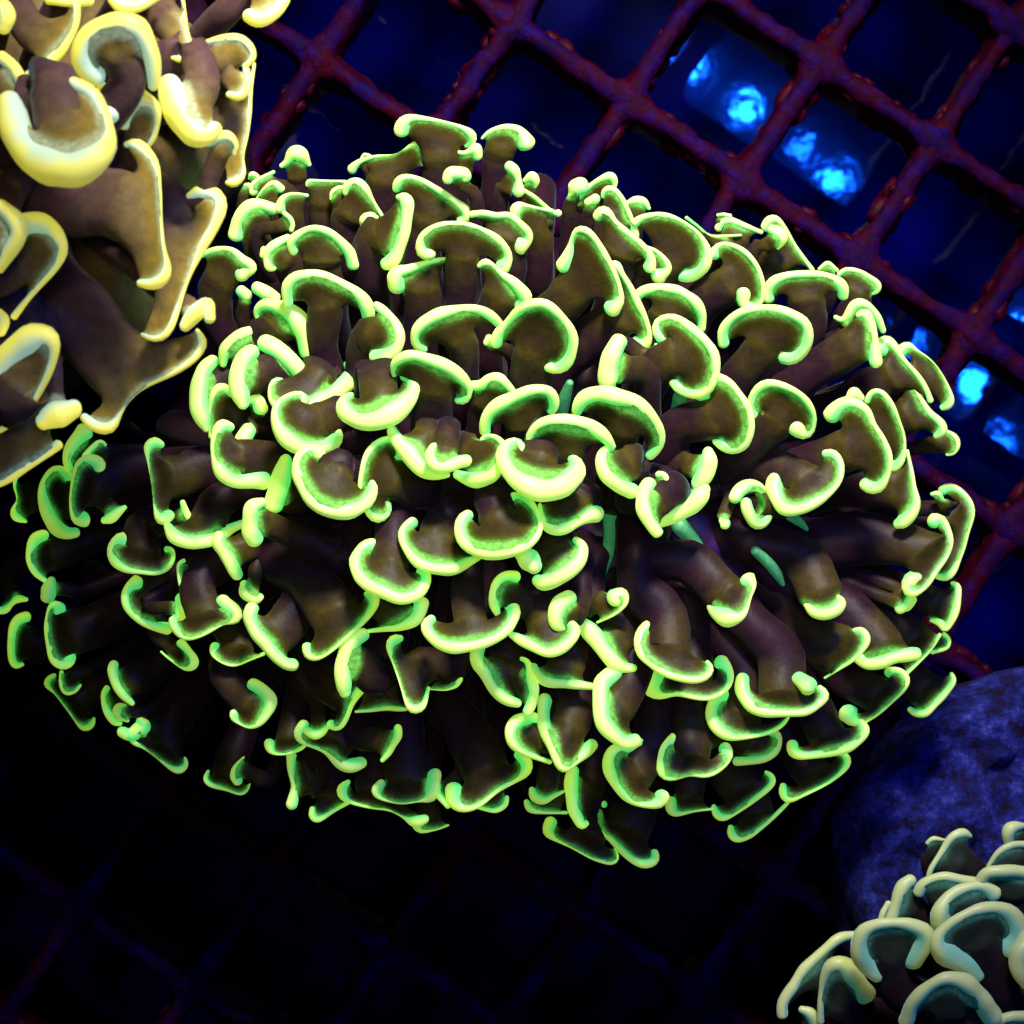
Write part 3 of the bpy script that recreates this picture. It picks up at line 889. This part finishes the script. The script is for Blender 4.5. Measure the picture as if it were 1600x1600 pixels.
LEFT = """
R 0 0 .25
600,480,60 530,420,80 510,310,80 560,210,80 660,150,75 780,140,80 880,190,80 940,300,75 970,430,60 960,540,35 ; 760,400 780,560 ; dz=.4
60,630,75 90,750,100 130,880,120 220,1000,130 350,1060,140 480,1060,130 600,1000,110 670,900,65 680,780,45 620,640,45 560,560,45 460,530,50 ; 360,760 300,500 ; dz=.6 w=40
780,760,60 800,660,85 860,610,80 960,650,40 990,740,25 970,850,20 930,910,14 ; 850,880 700,1100
650,560,50 690,620,70 690,720,60 ; 740,480
1060,520,75 1090,620,110 1150,730,115 1220,830,95 1290,850,65 1340,800,50 ; 1270,520 1150,300 ; dz=.2
1140,0,12 1160,180,16 1185,300,25 1150,370,30 1080,360,14 ; 1020,120 900,-100
700,0,30 770,50,55 880,40,40 990,-20,30 ; 850,-80
310,-10,35 430,15,35 560,5,30 ; 430,-150
480,30,20 470,150,28 400,280,32 300,400,38 190,480,35 ; 200,200 0,0
20,170,50 40,100,55 20,40,50 ; -60,120
10,360,40 90,430,50 140,530,40 160,620,28 180,680,10 ; -40,560
1300,260,20 1400,240,30 1500,240,28 1570,300,28 1580,370,25 1530,415,18 ; 1330,430 1100,500
1540,440,22 1555,530,25 1500,600,30 1430,590,20 ; 1400,460
1590,400,10 1570,550,14 1560,700,14 1540,850,12 1510,980,12 1525,1090,20 1450,1150,35 1420,1140,15 ; 1400,700 1250,400 ; dz=-.3 w=44
1300,900,20 1370,860,40 1430,850,38 1470,900,28 1465,960,14 ; 1320,1080 1200,1250
790,900,20 840,885,40 930,960,45 985,1060,20 995,1200,12 1005,1400,12 1030,1580,14 1055,1690,35 980,1780,45 880,1770,25 ; 720,1280 350,1220 0,1150 ; dz=.2 w=56
1190,1230,25 1280,1190,60 1380,1230,45 1370,1350,45 1290,1500,45 1220,1640,20 1150,1800,18 1100,1960,20 1050,2090,28 960,2130,28 890,2090,14 ; 1040,1550 900,1250 ; dz=-.2 w=60
150,1400,80 260,1390,70 360,1460,55 395,1560,35 350,1660,28 230,1800,22 90,1980,18 ; 130,1660 -100,1750
0,1290,45 90,1360,65 120,1460,60 60,1580,50 0,1680,30 ; -60,1480 ; dz=.3
R 0 350 .25
1160,640,40 1230,560,60 1300,500,45 1310,590,40 ; 1150,500
1230,665,12 1275,740,28 1210,850,28 1060,940,25 900,1015,16 790,1110,12 735,1210,20 690,1280,45 600,1270,55 530,1210,30 ; 690,830 420,480 250,250 ; dz=-.2 w=58 ks=.3
-10,560,40 20,610,45 0,670,40 ; -80,600
-40,960,100 60,850,115 180,720,110 280,680,80 345,760,40 310,920,25 230,1080,22 120,1210,18 0,1290,16 ; 130,1000 -50,1100 ; dz=.2 w=50
-20,1040,35 20,1080,40 0,1140,40 ; -80,1100
270,1240,50 350,1190,95 450,1150,70 ; 330,1050
-120,1640,30 0,1620,30 150,1530,28 280,1450,26 360,1380,30 ; 60,1250 -60,1050 ; w=60
R 380 0 .3875
20,60,25 70,80,35 130,50,28 170,0,18 ; 70,-80
"""
RIGHT = """
R 1200 1240 .25
90,1380,25 90,1310,30 160,1200,35 220,1110,35 320,1010,35 430,910,35 530,885,30 ; 350,1150 500,1350
600,1240,60 560,1190,60 490,1100,70 440,1060,55 390,1090,45 350,1180,25 330,1300,18 330,1420,18 ; 480,1350
690,1110,60 620,1060,65 570,970,60 580,880,45 660,820,35 780,805,32 890,815,38 980,860,50 970,930,60 920,1000,65 900,1030,60 ; 770,1050 850,1250 ; dz=.3 w=30
1290,1110,60 1200,1030,75 1080,980,75 1040,920,50 1100,840,30 1220,760,30 1350,710,35 1460,710,45 1550,790,60 1540,880,65 1480,950,65 ; 1330,930 1420,1150 ; dz=.35 w=34
1080,800,55 1070,730,50 1130,650,38 1240,590,38 1330,575,35 1400,610,50 ; 1290,720
945,620,25 980,560,30 1080,525,30 1180,530,35 1280,560,30 ; 1120,680
770,780,30 800,680,38 850,580,40 890,545,35 ; 920,740
700,800,16 720,740,22 750,690,20 ; 800,800
1000,520,14 1020,460,18 1090,360,20 1150,270,22 1220,245,25 1265,265,12 ; 1200,450 1350,650
1000,310,12 1040,285,18 1110,295,10 ; 1000,460
1330,540,30 1370,490,35 1480,480,38 1600,490,38 1700,520,35 ; 1540,650
1380,460,12 1440,370,18 1530,320,20 1620,315,20 ; 1540,430
1500,300,25 1500,230,38 1540,205,30 1600,200,14 ; 1590,310
860,1420,45 900,1310,40 990,1210,42 1110,1150,45 1230,1180,55 1310,1260,60 1380,1360,65 1400,1390,60 ; 1130,1400 ; dz=.4
1620,920,60 1570,1000,55 1570,1100,50 1620,1180,45 ; 1700,1080 ; dz=.2
1430,1430,35 1520,1400,35 1620,1395,30 ; 1540,1520
215,1350,25 260,1370,35 290,1430,35 ; 250,1480
"""

def dome(cx, cy, ax, ay, z0, h):
    def f(x, y):
        r2 = ((x - cx) / ax) ** 2 + ((y - cy) / ay) ** 2
        return z0 + h * math.sqrt(max(0.0, 1 - r2))
    def rad(x, y):
        return math.sqrt(((x - cx) / ax) ** 2 + ((y - cy) / ay) ** 2)
    return f, rad

def blob(name, parent, base, cx, cy, ax, ay, z0, top, mat, seed):
    """Fleshy body of a colony: a lumpy dome the tentacles grow from."""
    vs, fs = [], []
    na, nr = 72, 22
    for j in range(nr + 1):
        t = j / nr * math.pi / 2
        for i in range(na):
            a = 2 * math.pi * i / na
            z = z0 + (top - z0) * math.cos(t)
            k = math.sin(t)
            q = place(cx + ax * k * math.cos(a), cy + ay * k * math.sin(a), z)
            q += Vector((q.x - base.x, q.y - base.y, .4)) * .12 * noise.noise(q * 1.3 + Vector((seed, 0, 0)))
            vs.append(q - base)
    for i in range(na):
        v = vs[nr * na + i].copy()
        v.x *= .8; v.y *= .8; v.z = 0.0
        vs.append(v)
    for j in range(nr + 1):
        for i in range(na):
            a, b = j * na + i, j * na + (i + 1) % na
            fs.append((a, a + na, b + na, b))
    me = bpy.data.meshes.new(name)
    me.from_pydata(vs, [], fs)
    me.update()
    return link(name, me, mat, parent)

def colony(label, text, cxy, axes, z0, h, mats, valley, reach, kr, core, seed, base_z=0.0, rscale=1.0):
    zf, rf = dome(*cxy, *axes, z0, h)
    b = place(*cxy, z0)
    base = Vector((b.x, b.y, base_z))
    root = empty('hammer_coral', base, label, 'coral')
    (vx0, vy0), (vx1, vy1) = valley

    def root_to(x, y):
        t = ((x - vx0) * (vx1 - vx0) + (y - vy0) * (vy1 - vy0)) / max(1.0, (vx1 - vx0) ** 2 + (vy1 - vy0) ** 2)
        t = min(1.0, max(0.0, t))
        gx, gy = lerp(vx0, vx1, t), lerp(vy0, vy1, t)
        d = math.hypot(gx - x, gy - y) or 1
        s = min(1.0, reach / d)
        return x + (gx - x) * s, y + (gy - y) * s

    def kf(x, y):
        return lerp(kr[0], kr[1], min(1.0, rf(x, y)))
    last = None
    for i, (rim, qs, opt) in enumerate(read_traces(text)):
        opt['owner'] = last
        last = tentacle(root, rim, qs, opt, zf, kf, root_to, mats, base, seed + i * 1.37, rscale)
    blob('polyp_flesh', root, base, *core, CORE, seed)
    return root, base

def filler(root, base, count, cxy, axes, half, z0, drop, lift, width, mat, krange, seed):
    """Deep tentacles of the colony whose tips stay hidden under the outer ones."""
    rg = random.Random(seed)
    cx, cy = cxy
    for i in range(count):
        a = 2 * math.pi * (i + rg.uniform(-.3, .3)) / count
        k = rg.uniform(*krange)
        vx = cx + half * math.cos(a)
        ex, ey = cx + axes[0] * k * math.cos(a), cy + axes[1] * k * math.sin(a)
        pts = [(vx, cy + 30 * math.sin(a), 0), (lerp(vx, ex, .5), lerp(cy, ey, .5), 0), (ex, ey, 0)]
        cl, ln = catmull(pts, 20)
        path = []
        for j, p in enumerate(cl):
            f = j / 19
            path.append(place(p[0], p[1], z0 - drop * f ** 2 * k + lift * math.sin(f * 2.6)))
        w = rg.uniform(.9, 1.1) * width
        vs, fs = tube(path, [w * (1 + .1 * math.sin(j * .5 + i)) for j in range(20)], 14, .3, i * 2.3)
        me = bpy.data.meshes.new('tentacle')
        me.from_pydata([v - base for v in vs], [], fs)
        me.update()
        me.attributes.new('edge', 'FLOAT', 'POINT').data.foreach_set('value', [1.0] * len(vs))
        me.attributes.new('along', 'FLOAT', 'POINT').data.foreach_set('value', [1.9 if mat is GREEN_BODY else .7] * len(vs))
        link('tentacle', me, mat, root)

main, mbase = colony('large brown hammer coral with bright green tips filling the middle', MAIN, (790, 730), (830, 690), .9, 3.5,
                     (GREEN, GREEN_BODY), ((560, 745), (1020, 790)), 130, (.95, .30),
                     (790, 780, 590, 400, .3, 2.5), 1.0)
filler(main, mbase, 52, (790, 755), (740, 540), 200, 2.75, 1.75, .45, .19, GREEN_BODY, (.62, .86), 11)
left, lbase = colony('olive hammer coral with thick golden tips in the upper left corner', LEFT, (-40, 240), (640, 720), 4.6, 3.4,
                     (GOLD, GOLD_BODY), ((-60, 250), (60, 300)), 150, (.8, .35),
                     (-60, 200, 430, 450, 2.5, 6.0), 500.0, rscale=.92)
filler(left, lbase, 26, (-40, 240), (640, 720), 120, 5.6, 1.4, .7, .30, GOLD_BODY, (.42, .53), 5)
right, rbase = colony('small grey-green hammer coral with pale tips in the bottom right corner', RIGHT, (1640, 1640), (440, 440), 1.3, 2.3,
                      (PALE, PALE_BODY), ((1600, 1640), (1680, 1640)), 110, (.8, .4),
                      (1640, 1650, 300, 270, 1.1, 2.4), 900.0, base_z=1.0, rscale=1.12)

filler(right, rbase, 16, (1640, 1640), (440, 440), 60, 2.3, .9, .3, .17, PALE_BODY, (.55, .8), 8)

# ------------------------------------------------------------------ purple mouth flesh
MOUTH, nt, p = new_mat('purple_mouth_flesh')
n = noise_node(nt, 6, 4)
r = ramp(nt, n.outputs['Fac'], ((.35, (.020, .003, .034)), (.7, (.055, .008, .095))))
nt.links.new(r.outputs['Color'], p.inputs['Base Color'])
p.inputs['Roughness'].default_value = .5
for i, (pts, rr) in enumerate((([(925, 820, 0), (965, 880, 0), (985, 930, 0), (1000, 975, 0)], .26),
                               ([(1060, 800, 0), (1110, 860, 0), (1150, 905, 0)], .26),
                               ([(1180, 850, 0), (1220, 890, 0), (1250, 930, 0)], .22))):
    cl, ln = catmull(pts, 16)
    path = [place(c[0], c[1], 3.35 - .3 * j / 15) for j, c in enumerate(cl)]
    vs, fs = tube(path, [rr * (.7 + .3 * math.sin(j / 15 * math.pi)) for j in range(16)], 14, .5, i * 5.0)
    me = bpy.data.meshes.new('mouth')
    me.from_pydata([v - mbase for v in vs], [], fs)
    me.update()
    link('mouth', me, MOUTH, main)

# ------------------------------------------------------------------ green mouth tissue between the stalks
FOLDS = """
R 750 650 .1875
1110,690,75 1080,850,60 1080,1000,50 1060,1150,50 1010,1300,45 1005,1380,20 ; 0,0
R 800 400 .1875
480,1060,35 440,1180,55 420,1300,50 ; 0,0
1400,1180,60 1380,1280,60 ; 0,0
R 1000 750 .1875
330,380,75 420,480,62 500,580,45 580,690,20 ; 0,0
960,590,40 1060,680,48 1140,780,42 1190,870,20 ; 0,0
1250,300,40 1330,350,35 1390,410,15 ; 0,0
"""
for i, (rim, qs, opt) in enumerate(read_traces(FOLDS)):
    pts, ln = catmull(rim, 18)
    path, rad = [], []
    for j, p in enumerate(pts):
        f = j / 17
        z = 3.75 - .25 * f
        path.append(place(p[0], p[1], z))
        rad.append(max(1.0, p[2]) * CMPX * (CAM_H - z) / CAM_H)
    vs, fs = tube(path, rad, 12, .12, i * 3.1)
    me = bpy.data.meshes.new('mouth_fold')
    me.from_pydata([v - mbase for v in vs], [], fs)
    me.update()
    link('mouth_fold', me, FOLD, main)
